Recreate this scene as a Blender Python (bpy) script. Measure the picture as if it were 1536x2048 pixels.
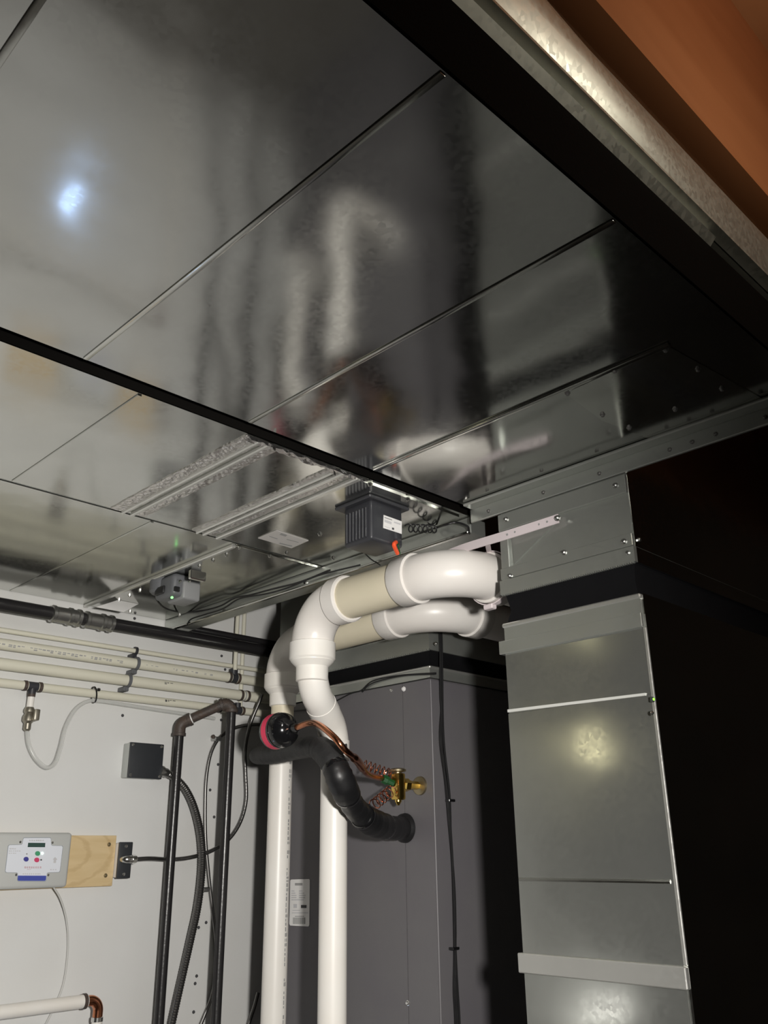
import bpy, bmesh, math, random
from mathutils import Vector, Matrix
random.seed(7)
for o in list(bpy.data.objects): bpy.data.objects.remove(o, do_unlink=True)
S = bpy.context.scene
COL = S.collection
V = Vector
CZ = 1.5            # eye height; all coordinates below are measured from the eye, floor at z = -1.5
# ------------------------------------------------------------------ camera
F = 1750.0
AX = V((0.71228721, -0.24525124, -0.65764638))     # world x, y, z axes in camera coordinates (from vanishing points)
AY = V((-0.70179259, -0.26430928, -0.6615344))
AZ = V((-0.01157991, 0.93273385, -0.36037962))
RM = Matrix((AX, AY, AZ))
cam_d = bpy.data.cameras.new('camera'); cam = bpy.data.objects.new('camera', cam_d); COL.objects.link(cam)
cam_d.sensor_fit = 'VERTICAL'; cam_d.sensor_height = 24.0; cam_d.lens = F / 2048 * 24.0
cam_d.clip_start = 0.02
cam.matrix_world = Matrix.Translation((0, 0, CZ)) @ RM.to_4x4()
S.camera = cam
# ------------------------------------------------------------------ world and lights
w = bpy.data.worlds.new('world'); S.world = w; w.use_nodes = True
w.node_tree.nodes['Background'].inputs[0].default_value = (0.010, 0.009, 0.008, 1)
w.node_tree.nodes['Background'].inputs[1].default_value = 1.0
S.view_settings.view_transform = 'Standard'; S.view_settings.look = 'None'
S.view_settings.exposure = 0.0; S.view_settings.gamma = 1.0; S.view_settings.use_curve_mapping = False

def lamp(name, kind, loc, energy, color, size=0.05, aim=None, **kw):
    d = bpy.data.lights.new(name, kind); d.energy = energy; d.color = color
    if kind in ('POINT', 'SPOT'): d.shadow_soft_size = size
    for k, v in kw.items(): setattr(d, k, v)
    o = bpy.data.objects.new(name, d); COL.objects.link(o)
    o.location = (loc[0], loc[1], loc[2] + CZ)
    if aim is not None:
        o.rotation_euler = (V(aim) - V(loc)).to_track_quat('-Z', 'Y').to_euler()
    return o
# hand torch of the person taking the picture, a hand's breadth to the right of the eye
lamp('hand_torch', 'SPOT', (0.150, -0.150, 0.06), 164, (1.0, 0.965, 0.91), 0.035, aim=(1.08, 1.78, -0.22),
     spot_size=math.radians(94), spot_blend=1.0)
# bulb far along the left wall, outside the picture
lamp('ceiling_bulb', 'POINT', (-0.70, 2.05, 0.385), 0.42, (1.0, 0.90, 0.55), 0.028)
# added warm light to brighten the joists, no bulb known there
lamp('joist_fill_light', 'POINT', (1.0, -0.15, 0.85), 3.2, (1.0, 0.92, 0.76), 0.03)
lamp('riser_spot_light', 'POINT', (-0.72, 2.12, -0.57), 0.5, (1.0, 0.97, 0.9), 0.04)  # unseen light added to make the pale spot low on the riser

# ------------------------------------------------------------------ pixel helpers
def ray(px, py):
    return RM @ V((px - 768.0, -(py - 1024.0), -F))
def at(px, py, ax, val):
    r = ray(px, py); return r * (val / r['xyz'.index(ax)])

# ------------------------------------------------------------------ materials
MATS = {}
def mat(name, color, rough=0.5, metal=0.0, bump=None, vary=None, emit=None, alpha=None, spec=0.5, trans=None, coat=0):
    m = bpy.data.materials.new(name); m.use_nodes = True
    nt = m.node_tree; b = nt.nodes['Principled BSDF']
    b.inputs['Base Color'].default_value = (*color, 1); b.inputs['Roughness'].default_value = rough
    b.inputs['Metallic'].default_value = metal; b.inputs['Specular IOR Level'].default_value = spec
    tc = nt.nodes.new('ShaderNodeTexCoord')
    geo = nt.nodes.new('ShaderNodeNewGeometry')
    def noise(scale, detail=3, vec=None):
        n = nt.nodes.new('ShaderNodeTexNoise'); n.inputs['Scale'].default_value = scale; n.inputs['Detail'].default_value = detail
        nt.links.new(vec or geo.outputs['Position'], n.inputs['Vector']); return n
    if vary:      # (scale, other colour, amount)
        n = noise(vary[0], 4); r = nt.nodes.new('ShaderNodeValToRGB')
        r.color_ramp.elements[0].position = 0.35; r.color_ramp.elements[1].position = 0.7
        r.color_ramp.elements[0].color = (*color, 1)
        c2 = [color[i] * (1 - vary[2]) + vary[1][i] * vary[2] for i in range(3)]
        r.color_ramp.elements[1].color = (*c2, 1)
        nt.links.new(n.outputs[0], r.inputs[0]); nt.links.new(r.outputs[0], b.inputs['Base Color'])
    if bump:      # list of (scale, distance, strength)
        last = None
        for sc, dist, st in bump:
            n = noise(sc, 2); bp = nt.nodes.new('ShaderNodeBump')
            bp.inputs['Strength'].default_value = st; bp.inputs['Distance'].default_value = dist
            nt.links.new(n.outputs[0], bp.inputs['Height'])
            if last: nt.links.new(last.outputs[0], bp.inputs['Normal'])
            last = bp
        nt.links.new(last.outputs[0], b.inputs['Normal'])
    if emit:
        b.inputs['Emission Color'].default_value = (*emit[0], 1); b.inputs['Emission Strength'].default_value = emit[1]
    if alpha is not None: b.inputs['Alpha'].default_value = alpha
    if trans: b.inputs['Transmission Weight'].default_value = trans
    if coat: b.inputs['Coat Weight'].default_value = coat
    MATS[name] = m
    return m

def galv(name, color, rough, wav=1.0, seed=0.0, metal=1.0):
    """galvanised sheet: mirror-like, softly buckled, faint spangle"""
    m = mat(name, color, rough, metal)
    nt = m.node_tree; b = nt.nodes['Principled BSDF']; g = nt.nodes['Geometry']
    mp = nt.nodes.new('ShaderNodeMapping'); mp.inputs['Location'].default_value = (seed, seed * 2, seed)
    nt.links.new(g.outputs['Position'], mp.inputs[0])
    vo = nt.nodes.new('ShaderNodeTexVoronoi'); vo.inputs['Scale'].default_value = 160
    nt.links.new(mp.outputs[0], vo.inputs['Vector'])
    rp = nt.nodes.new('ShaderNodeMapRange'); rp.inputs[3].default_value = rough * 0.85; rp.inputs[4].default_value = rough * 1.15
    nt.links.new(vo.outputs['Color'], rp.inputs[0]); nt.links.new(rp.outputs[0], b.inputs['Roughness'])
    n1 = nt.nodes.new('ShaderNodeTexNoise'); n1.inputs['Scale'].default_value = 5.5; n1.inputs['Detail'].default_value = 1.5
    nt.links.new(mp.outputs[0], n1.inputs['Vector'])
    b1 = nt.nodes.new('ShaderNodeBump'); b1.inputs['Strength'].default_value = 0.35 * wav; b1.inputs['Distance'].default_value = 0.012
    nt.links.new(n1.outputs[0], b1.inputs['Height']); nt.links.new(b1.outputs[0], b.inputs['Normal'])
    cr = nt.nodes.new('ShaderNodeTexNoise'); cr.inputs['Scale'].default_value = 9; cr.inputs['Detail'].default_value = 5
    nt.links.new(mp.outputs[0], cr.inputs['Vector'])
    mx = nt.nodes.new('ShaderNodeMixRGB'); mx.inputs[1].default_value = (*[c * 0.9 for c in color], 1); mx.inputs[2].default_value = (*[min(1, c * 1.07) for c in color], 1)
    nt.links.new(cr.outputs[0], mx.inputs[0]); nt.links.new(mx.outputs[0], b.inputs['Base Color'])
    return m

galv('galv', (0.53, 0.535, 0.52), 0.13, 0.6)
galv('galv_mid', (0.60, 0.605, 0.58), 0.155, 0.6, 3.0)
galv('galv_rough', (0.60, 0.62, 0.57), 0.46, 0.7, 5.0, 0.86)
galv('galv_riser', (0.58, 0.595, 0.57), 0.155, 0.5, 9.0, 0.88)
galv('galv_dull', (0.55, 0.57, 0.54), 0.32, 0.6, 7.0, 0.80)
galv('galv_bright', (0.72, 0.72, 0.69), 0.32, 0.6, 11.0, 0.80)
mat('foil', (0.76, 0.74, 0.73), 0.30, 1.0, bump=[(120, 0.004, 0.7), (30, 0.01, 0.5)])
mat('zinc', (0.75, 0.75, 0.73), 0.22, 1.0)
mat('lit_edge', (0.72, 0.73, 0.70), 0.4, 0.3)
mat('old_screw', (0.16, 0.155, 0.15), 0.5, 0.6)
mat('steel', (0.45, 0.45, 0.44), 0.35, 1.0, bump=[(60, 0.003, 0.3)])
mat('wall', (0.735, 0.74, 0.735), 0.55, bump=[(3, 0.01, 0.2), (180, 0.001, 0.15)], vary=(2.2, (0.64, 0.63, 0.60), 0.6))
mat('concrete', (0.20, 0.19, 0.175), 0.85, bump=[(40, 0.004, 0.5)], vary=(4, (0.12, 0.11, 0.10), 1))
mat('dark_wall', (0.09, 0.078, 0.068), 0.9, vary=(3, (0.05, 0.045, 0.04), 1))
mat('black_band_gap_shade', (0.005, 0.0045, 0.004), 0.9, spec=0.05, bump=[(300, 0.001, 0.3)])
mat('canvas', (0.006, 0.006, 0.007), 0.8, spec=0.12, bump=[(400, 0.001, 0.4), (12, 0.01, 0.4)])
mat('cabinet', (0.135, 0.128, 0.140), 0.50, bump=[(500, 0.0005, 0.25)], vary=(5, (0.15, 0.145, 0.15), 1))
mat('pvc', (0.83, 0.80, 0.765), 0.34, vary=(9, (0.78, 0.74, 0.70), 1), bump=[(60, 0.001, 0.12)])
mat('pvc_white', (0.88, 0.86, 0.82), 0.36, vary=(7, (0.84, 0.80, 0.74), 1))
mat('pvc_cream', (0.76, 0.69, 0.53), 0.42, vary=(14, (0.72, 0.66, 0.50), 1))
mat('pex', (0.72, 0.70, 0.585), 0.4)
mat('clear_tube', (0.75, 0.76, 0.74), 0.2, alpha=0.38)
mat('iron', (0.018, 0.017, 0.018), 0.30, spec=0.6, bump=[(120, 0.001, 0.3)])
mat('iron_fit', (0.060, 0.050, 0.046), 0.55, bump=[(160, 0.002, 0.6)], vary=(40, (0.10, 0.06, 0.04), 0.6))
mat('rubber', (0.011, 0.011, 0.012), 0.42, bump=[(30, 0.004, 0.5)])
mat('foam', (0.020, 0.020, 0.021), 0.62, bump=[(220, 0.0015, 0.5), (25, 0.006, 0.4)])
mat('gloss_black', (0.008, 0.008, 0.009), 0.14, coat=0.4)
mat('plastic_dark', (0.035, 0.036, 0.042), 0.42)
mat('plastic_grey', (0.13, 0.135, 0.145), 0.45)
mat('cover_black', (0.028, 0.031, 0.036), 0.48, bump=[(90, 0.001, 0.3)])
mat('red_label', (0.72, 0.045, 0.11), 0.5)
mat('paper', (0.84, 0.83, 0.82), 0.55)
mat('paper_dim', (0.60, 0.58, 0.565), 0.6)
mat('print_grey', (0.35, 0.35, 0.35), 0.6)
mat('print_dark', (0.06, 0.06, 0.065), 0.6)
mat('print_pale', (0.58, 0.58, 0.60), 0.6)
mat('print_pink', (0.62, 0.47, 0.52), 0.6)
mat('copper', (0.72, 0.30, 0.15), 0.22, 1.0, vary=(30, (0.48, 0.18, 0.10), 1))
mat('copper_thin', (0.62, 0.24, 0.15), 0.2, 1.0)
mat('brass', (0.72, 0.50, 0.13), 0.25, 1.0)
mat('valve_metal', (0.36, 0.335, 0.28), 0.42, 0.9)
mat('brass_old', (0.40, 0.34, 0.22), 0.42, 1.0)
mat('green_cap', (0.012, 0.075, 0.022), 0.25)
mat('mc_armor', (0.24, 0.235, 0.23), 0.38, 1.0)
mat('cover_grey', (0.26, 0.265, 0.27), 0.45)
mat('box_grey', (0.50, 0.52, 0.50), 0.5)
mat('panel_grey', (0.52, 0.53, 0.515), 0.5)
mat('sticker_blue_white', (0.78, 0.81, 0.88), 0.45)
mat('sticker_edge', (0.30, 0.33, 0.37), 0.5)
mat('lcd', (0.045, 0.085, 0.075), 0.25)
mat('btn_green', (0.07, 0.36, 0.18), 0.4)
mat('btn_red', (0.66, 0.07, 0.17), 0.4)
mat('btn_blue', (0.06, 0.06, 0.30), 0.4)
mat('strip_blue', (0.06, 0.085, 0.40), 0.45)
mat('led_green', (0.1, 0.5, 0.1), 0.4, emit=((0.25, 1.0, 0.25), 2.0))
mat('led_pale', (0.7, 0.9, 0.8), 0.4, emit=((0.75, 1.0, 0.85), 1.1))
mat('led_lime', (0.2, 0.6, 0.05), 0.4, emit=((0.30, 1.0, 0.06), 1.2))
mat('led_blue', (0.6, 0.75, 1.0), 0.4, emit=((0.42, 0.62, 1.0), 8.0))
mat('orange', (0.85, 0.10, 0.03), 0.4)
mat('wire_white', (0.62, 0.62, 0.60), 0.5)
mat('strap', (0.74, 0.66, 0.68), 0.5)
def wood(name, c1, c2, scale, axis, rough=0.6):
    m = mat(name, c1, rough); nt = m.node_tree; b = nt.nodes['Principled BSDF']
    mp = nt.nodes.new('ShaderNodeMapping'); mp.inputs['Scale'].default_value = axis
    nt.links.new(nt.nodes['Geometry'].outputs['Position'], mp.inputs[0])
    wv = nt.nodes.new('ShaderNodeTexNoise'); wv.inputs['Scale'].default_value = scale; wv.inputs['Detail'].default_value = 4; wv.inputs['Distortion'].default_value = 0.6
    nt.links.new(mp.outputs[0], wv.inputs['Vector'])
    r = nt.nodes.new('ShaderNodeValToRGB'); r.color_ramp.elements[0].position = 0.35; r.color_ramp.elements[1].position = 0.68
    r.color_ramp.elements[0].color = (*c1, 1); r.color_ramp.elements[1].color = (*c2, 1)
    nt.links.new(wv.outputs[0], r.inputs[0]); nt.links.new(r.outputs[0], b.inputs['Base Color'])
wood('pine', (0.72, 0.56, 0.33), (0.62, 0.46, 0.24), 14, (0.35, 1, 2.2))
_nt = MATS['pine'].node_tree; _b = _nt.nodes['Principled BSDF']; _src = _b.inputs['Base Color'].links[0].from_socket
_mp = _nt.nodes.new('ShaderNodeMapping'); _mp.inputs['Location'].default_value = (-1.035, -2.2, -CZ - 0.002); _mp.vector_type = 'POINT'
_nt.links.new(_nt.nodes['Geometry'].outputs['Position'], _mp.inputs[0])
_sc = _nt.nodes.new('ShaderNodeMapping'); _sc.inputs['Scale'].default_value = (1.0, 1.0, 2.0); _nt.links.new(_mp.outputs[0], _sc.inputs[0])
_wv = _nt.nodes.new('ShaderNodeTexWave'); _wv.wave_type = 'RINGS'; _wv.rings_direction = 'SPHERICAL'; _wv.inputs['Scale'].default_value = 5; _wv.inputs['Distortion'].default_value = 1.6; _wv.inputs['Detail Scale'].default_value = 6
_nt.links.new(_sc.outputs[0], _wv.inputs['Vector'])
_rp = _nt.nodes.new('ShaderNodeValToRGB'); _rp.color_ramp.elements[0].position = 0.82; _rp.color_ramp.elements[0].color = (0, 0, 0, 1); _rp.color_ramp.elements[1].color = (0.38, 0.38, 0.38, 1)
_nt.links.new(_wv.outputs['Color'], _rp.inputs[0])
_mx = _nt.nodes.new('ShaderNodeMixRGB'); _mx.inputs[2].default_value = (0.46, 0.31, 0.14, 1)
_nt.links.new(_rp.outputs[0], _mx.inputs[0]); _nt.links.new(_src, _mx.inputs[1]); _nt.links.new(_mx.outputs[0], _b.inputs['Base Color'])
wood('joist_wood', (0.56, 0.225, 0.088), (0.47, 0.175, 0.062), 10, (0.15, 1, 1), 0.75)
wood('subfloor_wood', (0.62, 0.31, 0.14), (0.52, 0.24, 0.10), 6, (0.4, 1, 1), 0.8)

# ------------------------------------------------------------------ geometry builder
class MB:
    def __init__(s): s.v = []; s.f = []
    def add(s, vs, fs):
        n = len(s.v); s.v += [V(p) for p in vs]; s.f += [tuple(i + n for i in f) for f in fs]; return s
    def box(s, x0, x1, y0, y1, z0, z1):
        vs = [(x, y, z) for x in (x0, x1) for y in (y0, y1) for z in (z0, z1)]
        return s.add(vs, [(0,1,3,2), (4,6,7,5), (0,4,5,1), (2,3,7,6), (0,2,6,4), (1,5,7,3)])
    def rbox(s, x0, x1, y0, y1, z0, z1, r=0.003, seg=2):
        bm = bmesh.new(); bmesh.ops.create_cube(bm, size=1)
        for v in bm.verts:
            v.co = V(((x0+x1)/2 + v.co.x*(x1-x0), (y0+y1)/2 + v.co.y*(y1-y0), (z0+z1)/2 + v.co.z*(z1-z0)))
        bmesh.ops.bevel(bm, geom=bm.edges[:], offset=r, segments=seg, affect='EDGES', profile=0.5)
        bm.verts.index_update(); s.add([v.co.copy() for v in bm.verts], [[v.index for v in f.verts] for f in bm.faces]); bm.free(); return s
    def tube(s, pts, r, seg=16, cap=True, squash=None):
        pts = [V(p) for p in pts]; n = len(pts)
        rr = r if isinstance(r, (list, tuple)) else [r] * n
        tg = []
        for i in range(n):
            a = pts[max(0, i-1)]; b = pts[min(n-1, i+1)]; t = b - a
            if t.length < 1e-9: t = tg[-1] if tg else V((0, 0, 1))
            tg.append(t.normalized())
        up = V((0, 0, 1)) if abs(tg[0].z) < 0.9 else V((1, 0, 0))
        nrm = (up - tg[0] * up.dot(tg[0])).normalized()
        vs = []; fs = []
        for i in range(n):
            if i: nrm = (nrm - tg[i] * nrm.dot(tg[i])); nrm = nrm.normalized() if nrm.length > 1e-6 else tg[i].orthogonal().normalized()
            bi = tg[i].cross(nrm)
            for k in range(seg):
                a = 2 * math.pi * k / seg
                vs.append(pts[i] + (nrm * math.cos(a) + bi * math.sin(a)) * rr[i])
        for i in range(n - 1):
            for k in range(seg):
                a = i*seg + k; b = i*seg + (k+1) % seg
                fs.append((a, b, b + seg, a + seg))
        if cap:
            fs.append(tuple(reversed(range(seg)))); fs.append(tuple(range((n-1)*seg, n*seg)))
        return s.add(vs, fs)
    def lathe(s, p, d, prof, seg=20):
        """revolve profile [(t along d, radius)] about the axis p, d"""
        d = V(d).normalized(); u = d.orthogonal().normalized(); w_ = d.cross(u); p = V(p); vs = []; fs = []
        for t, r in prof:
            for k in range(seg):
                a = 2*math.pi*k/seg; vs.append(p + d*t + (u*math.cos(a) + w_*math.sin(a))*max(r, 1e-5))
        for i in range(len(prof)-1):
            for k in range(seg):
                a = i*seg + k; b = i*seg + (k+1) % seg; fs.append((a, b, b+seg, a+seg))
        fs.append(tuple(reversed(range(seg)))); fs.append(tuple(range((len(prof)-1)*seg, len(prof)*seg)))
        return s.add(vs, fs)
    def cyl(s, a, b, r, seg=16):
        a = V(a); b = V(b); return s.lathe(a, b - a, [(0, r), ((b-a).length, r)], seg)
    def prism(s, poly, off):
        """flat polygon (list of points) extruded by the vector off"""
        n = len(poly); poly = [V(p) for p in poly]; off = V(off)
        return s.add(poly + [p + off for p in poly], [tuple(range(n)), tuple(reversed(range(n, 2*n)))] + [(i, (i+1) % n, n + (i+1) % n, n + i) for i in range(n)])
    def ribbon(s, pts, side, wid, th):
        """flat strap along pts; side = width direction"""
        pts = [V(p) for p in pts]; side = V(side).normalized(); vs = []; fs = []; n = len(pts)
        for i in range(n):
            t = (pts[min(n-1, i+1)] - pts[max(0, i-1)]).normalized(); sd = (side - t*side.dot(t)).normalized(); nn = t.cross(sd)
            for a, b in ((-1,-1), (1,-1), (1,1), (-1,1)): vs.append(pts[i] + sd*a*wid/2 + nn*b*th/2)
        for i in range(n-1):
            for k in range(4):
                a = i*4 + k; b = i*4 + (k+1) % 4; fs.append((a, b, b+4, a+4))
        fs += [(3,2,1,0), tuple(range((n-1)*4, n*4))]
        return s.add(vs, fs)
    def sheet(s, x0, x1, y0, y1, z, amp, nx, ny, th=0.0012):
        """crumpled strip facing down"""
        vs = []; fs = []
        for i in range(nx+1):
            for j in range(ny+1):
                e = 0.25 if i in (0, nx) else 1
                vs.append((x0+(x1-x0)*i/nx + random.uniform(-1,1)*amp*(0.9 if 0 < j < ny else 0.4), y0+(y1-y0)*j/ny, z - th - random.random()*amp*e))
        m = ny+1
        for i in range(nx):
            for j in range(ny): fs.append((i*m+j, i*m+j+1, (i+1)*m+j+1, (i+1)*m+j))
        n = len(vs); vs += [(a, b, z + 0.0005) for a, b, c in vs]; fs += [tuple(reversed([k+n for k in f])) for f in list(fs)]
        ring = [j for j in range(m)] + [i*m+ny for i in range(1, nx+1)] + [nx*m+j for j in range(ny-1, -1, -1)] + [i*m for i in range(nx-1, 0, -1)]
        for q in range(len(ring)):
            a, b = ring[q], ring[(q+1) % len(ring)]; fs.append((b, a, a+n, b+n))
        return s.add(vs, fs)

WLOC = {}
def setp(o, label=None, cat=None, group=None, kind=None):
    for k, v in (('label', label), ('category', cat), ('group', group), ('kind', kind)):
        if v: o[k] = v
    return o
def thing(name, label, cat, base, group=None):
    o = bpy.data.objects.new(name, None); COL.objects.link(o); o.empty_display_size = 0.05
    o.location = (base[0], base[1], base[2] + CZ); WLOC[o] = V(o.location)
    return setp(o, label, cat, group)
def link(o, wl, parent):
    COL.objects.link(o); WLOC[o] = V(wl)
    if parent is not None: o.parent = parent; o.location = V(wl) - WLOC[parent]
    else: o.location = wl
    return o
def part(name, mb, m, parent=None, label=None, cat=None, group=None, kind=None, smooth=True, ang=35):
    lo = V([min(p[i] for p in mb.v) for i in range(3)]); hi = V([max(p[i] for p in mb.v) for i in range(3)])
    c = (lo + hi) / 2
    if parent is None: c.z = lo.z
    me = bpy.data.meshes.new(name); me.from_pydata([p - c for p in mb.v], [], mb.f); me.update()
    bm = bmesh.new(); bm.from_mesh(me); bmesh.ops.recalc_face_normals(bm, faces=bm.faces); bm.to_mesh(me); bm.free()
    if smooth:
        me.polygons.foreach_set('use_smooth', [True]*len(me.polygons)); me.set_sharp_from_angle(angle=math.radians(ang))
    me.materials.append(MATS[m])
    o = bpy.data.objects.new(name, me); link(o, (c.x, c.y, c.z + CZ), parent)
    return setp(o, label, cat, group, kind)
def box(name, b, m, parent=None, r=None, **kw):
    mb = MB(); (mb.rbox(*b, r) if r else mb.box(*b)); return part(name, mb, m, parent, **kw)
SCREW = {}
def screw(parent, pos, nrm, m='zinc', k=1.0, name='screw'):
    key = (tuple(nrm), m, k)
    if key not in SCREW:
        mb = MB().lathe((0,0,0), nrm, [(-0.001, 0.0058*k), (0.0012*k, 0.0058*k), (0.0014*k, 0.0042*k), (0.0045*k, 0.0040*k), (0.0056*k, 0.0028*k)], 8)
        me = bpy.data.meshes.new('screw'); me.from_pydata(mb.v, [], mb.f); me.materials.append(MATS[m])
        me.polygons.foreach_set('use_smooth', [True]*len(me.polygons)); me.set_sharp_from_angle(angle=math.radians(35)); SCREW[key] = me
    o = bpy.data.objects.new(name, SCREW[key]); return link(o, (pos[0], pos[1], pos[2] + CZ), parent)
def spline(pts, n=8):
    pts = [V(p) for p in pts]; P = [2*pts[0]-pts[1]] + pts + [2*pts[-1]-pts[-2]]; out = []
    for i in range(1, len(P)-2):
        for k in range(n):
            t = k/n; a, b, c, d = P[i-1], P[i], P[i+1], P[i+2]
            out.append(0.5*((2*b) + (c-a)*t + (2*a-5*b+4*c-d)*t*t + (3*b-a-3*c+d)*t**3))
    return out + [pts[-1]]
def fillet(pts, r, n=10):
    pts = [V(p) for p in pts]; out = [pts[0]]
    for i in range(1, len(pts)-1):
        a = (pts[i-1]-pts[i]).normalized(); b = (pts[i+1]-pts[i]).normalized()
        ang = a.angle(b); d = r / math.tan(ang/2); c = pts[i] + (a+b).normalized() * (r / math.sin(ang/2))
        p0 = pts[i] + a*d; p1 = pts[i] + b*d; u0 = p0 - c; u1 = p1 - c; tot = u0.angle(u1)
        for k in range(n+1):
            t = k/n; out.append(c + (u0*math.sin((1-t)*tot) + u1*math.sin(t*tot)) / math.sin(tot))
    return out + [pts[-1]]
def resample(pts, step):
    pts = [V(p) for p in pts]; out = [pts[0]]; acc = 0.0
    for i in range(len(pts)-1):
        a, b = pts[i], pts[i+1]; L = (b-a).length; pos = step - acc
        while pos < L: out.append(a + (b-a)*(pos/L)); pos += step
        acc = (acc + L) % step if L else acc
    out.append(pts[-1]); return out
def ribbed(pts, r, pitch=0.004, depth=0.12, seg=10):
    ps = resample(pts, pitch/2); return MB().tube(ps, [r if i % 2 else r*(1-depth) for i in range(len(ps))], seg)

# ================================================================== the room
YW = 2.232; ZD = 0.636; ZT = 0.884
setp(box('floor', (-2.3, 2.95, -2.5, 2.4, -1.56, -1.5), 'concrete'), kind='structure')
wall = setp(box('wall_left', (-2.3, 2.95, YW, YW+0.12, -1.5, 1.36), 'wall'), kind='structure')
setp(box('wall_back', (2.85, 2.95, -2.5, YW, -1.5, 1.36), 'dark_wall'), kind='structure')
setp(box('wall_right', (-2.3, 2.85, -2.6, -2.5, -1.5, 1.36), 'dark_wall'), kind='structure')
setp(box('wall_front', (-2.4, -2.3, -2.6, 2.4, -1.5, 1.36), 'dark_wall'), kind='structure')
ceil = setp(box('ceiling', (-2.4, 2.95, -2.6, 2.4, 1.36, 1.42), 'subfloor_wood'), kind='structure')
for y in (-2.095, -1.485, -0.875, -0.265, 0.345, 0.955, 1.565):
    box('joist', (-2.3, 2.85, y, y+0.040, 0.925, 1.36), 'joist_wood', ceil)
for p in [(245,1431), (269,1237), (443,1312), (450,1339), (442,1440), (436,1529), (420,1580), (428,1634), (397,1855), (412,1845), (393,1952), (390,1967), (387,2024)]:
    screw(wall, at(*p, 'y', YW), (0,-1,0), 'print_dark', 0.75)

# ================================================================== large near trunk duct
X1 = 1.27
nd = thing('trunk_duct', 'wide galvanized sheet-metal trunk duct overhead with cross seams and a black band along its side', 'duct', (0.0, 0.7, ZD))
Y0, Y1 = 0.368, 1.032
seams = [-0.97, -0.69, -0.405, -0.12, 0.164, 0.448, 0.727, 1.0, X1]
edges = [-1.25] + seams
for a, b in zip(edges[:-1], edges[1:]):
    box('bottom_panel', (a, b, Y0, Y1, ZD, ZD+0.002), 'galv', nd)
for x in seams[:-2]:
    mb = MB().rbox(x-0.004, x+0.0035, Y0+0.002, Y1-0.002, ZD-0.0020, ZD, 0.0009, 2); part('seam_cleat', mb, 'galv_mid', nd)
part('seam_cleat', MB().rbox(0.994, 1.004, 0.452, Y1-0.004, ZD-0.004, ZD, 0.0015, 2), 'galv_mid', nd)
box('far_side_panel', (-1.25, X1, Y1-0.002, Y1, ZD+0.002, ZT), 'galv', nd)
box('near_side_panel', (-1.25, X1, Y0, Y0+0.002, ZD+0.09, ZT), 'galv', nd)
box('top_panel', (-1.25, X1, Y0, Y1, ZT, ZT+0.002), 'galv', nd)
box('black_side_band', (-1.25, X1, Y0-0.003, Y0+0.003, ZD+0.001, ZD+0.094), 'black_band_gap_shade', nd)
# folded standing seam and bent flange pieces along the near side
part('side_flange', MB().prism([(-1.25, Y0-0.003, ZD+0.094), (-1.25, Y0-0.012, ZD+0.104), (-1.25, Y0-0.004, ZD+0.115), (-1.25, Y0+0.001, ZD+0.115), (-1.25, Y0+0.001, ZD+0.094)], (2.22, 0, 0)), 'galv_rough', nd)
part('side_flange', MB().prism([(-1.25, Y0-0.001, ZD+0.117), (-1.25, Y0-0.016, ZD+0.122), (-1.25, Y0-0.016, ZD+0.126), (-1.25, Y0-0.001, ZD+0.133)], (2.50, 0, 0)), 'galv_rough', nd)
cb = MB(); n = 26                                    # bulged sheet between the seam and the top edge
vs = []; fs = []
for i in range(n+1):
    x = -1.25 + 2.50*i/n
    for j in range(7):
        t = j/6; bul = 0.020*math.sin(math.pi*t) * (0.55 + 0.45*math.sin(2.1*x + 1.0)) + 0.004*math.sin(9*x + 5*t)*math.sin(math.pi*t)
        vs.append((x, Y0 - 0.001 - max(0, bul), ZD + 0.134 + (ZT-0.010-ZD-0.134)*t))
for i in range(n):
    for j in range(6): fs.append((i*7+j, (i+1)*7+j, (i+1)*7+j+1, i*7+j+1))
cb.add(vs, fs); part('side_sheet', cb, 'galv_rough', nd)
# end plate patch with screws, and the end flange where the drop joins
part('end_patch', MB().prism([at(1335,690,'z',ZD), (1.258, 0.43, ZD), (1.258, 0.62, ZD), at(1205,840,'z',ZD), at(1130,785,'z',ZD)], (0, 0, -0.0015)), 'galv_mid', nd)
for p in [(1331,699), (1229,741), (1135,786), (1396,738), (1444,777), (1350,818), (1258,855), (1205,829)]:
    screw(nd, at(*p, 'z', ZD-0.0015), (0,0,-1), 'old_screw', 0.75)
part('end_flange', MB().rbox(X1-0.030, X1, Y0, Y1-0.004, ZD-0.007, ZD-0.001, 0.002, 1), 'galv_dull', nd)
part('end_lip', MB().rbox(X1-0.003, X1+0.004, Y0-0.005, Y1, ZD-0.034, ZD-0.006, 0.0015, 1), 'galv_dull', nd)
for y in (0.985, 0.855, 0.735, 0.60, 0.56, 0.52, 0.44): screw(nd, (X1-0.003, y, ZD-0.022), (-1,0,0), 'old_screw', 0.7)

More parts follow.
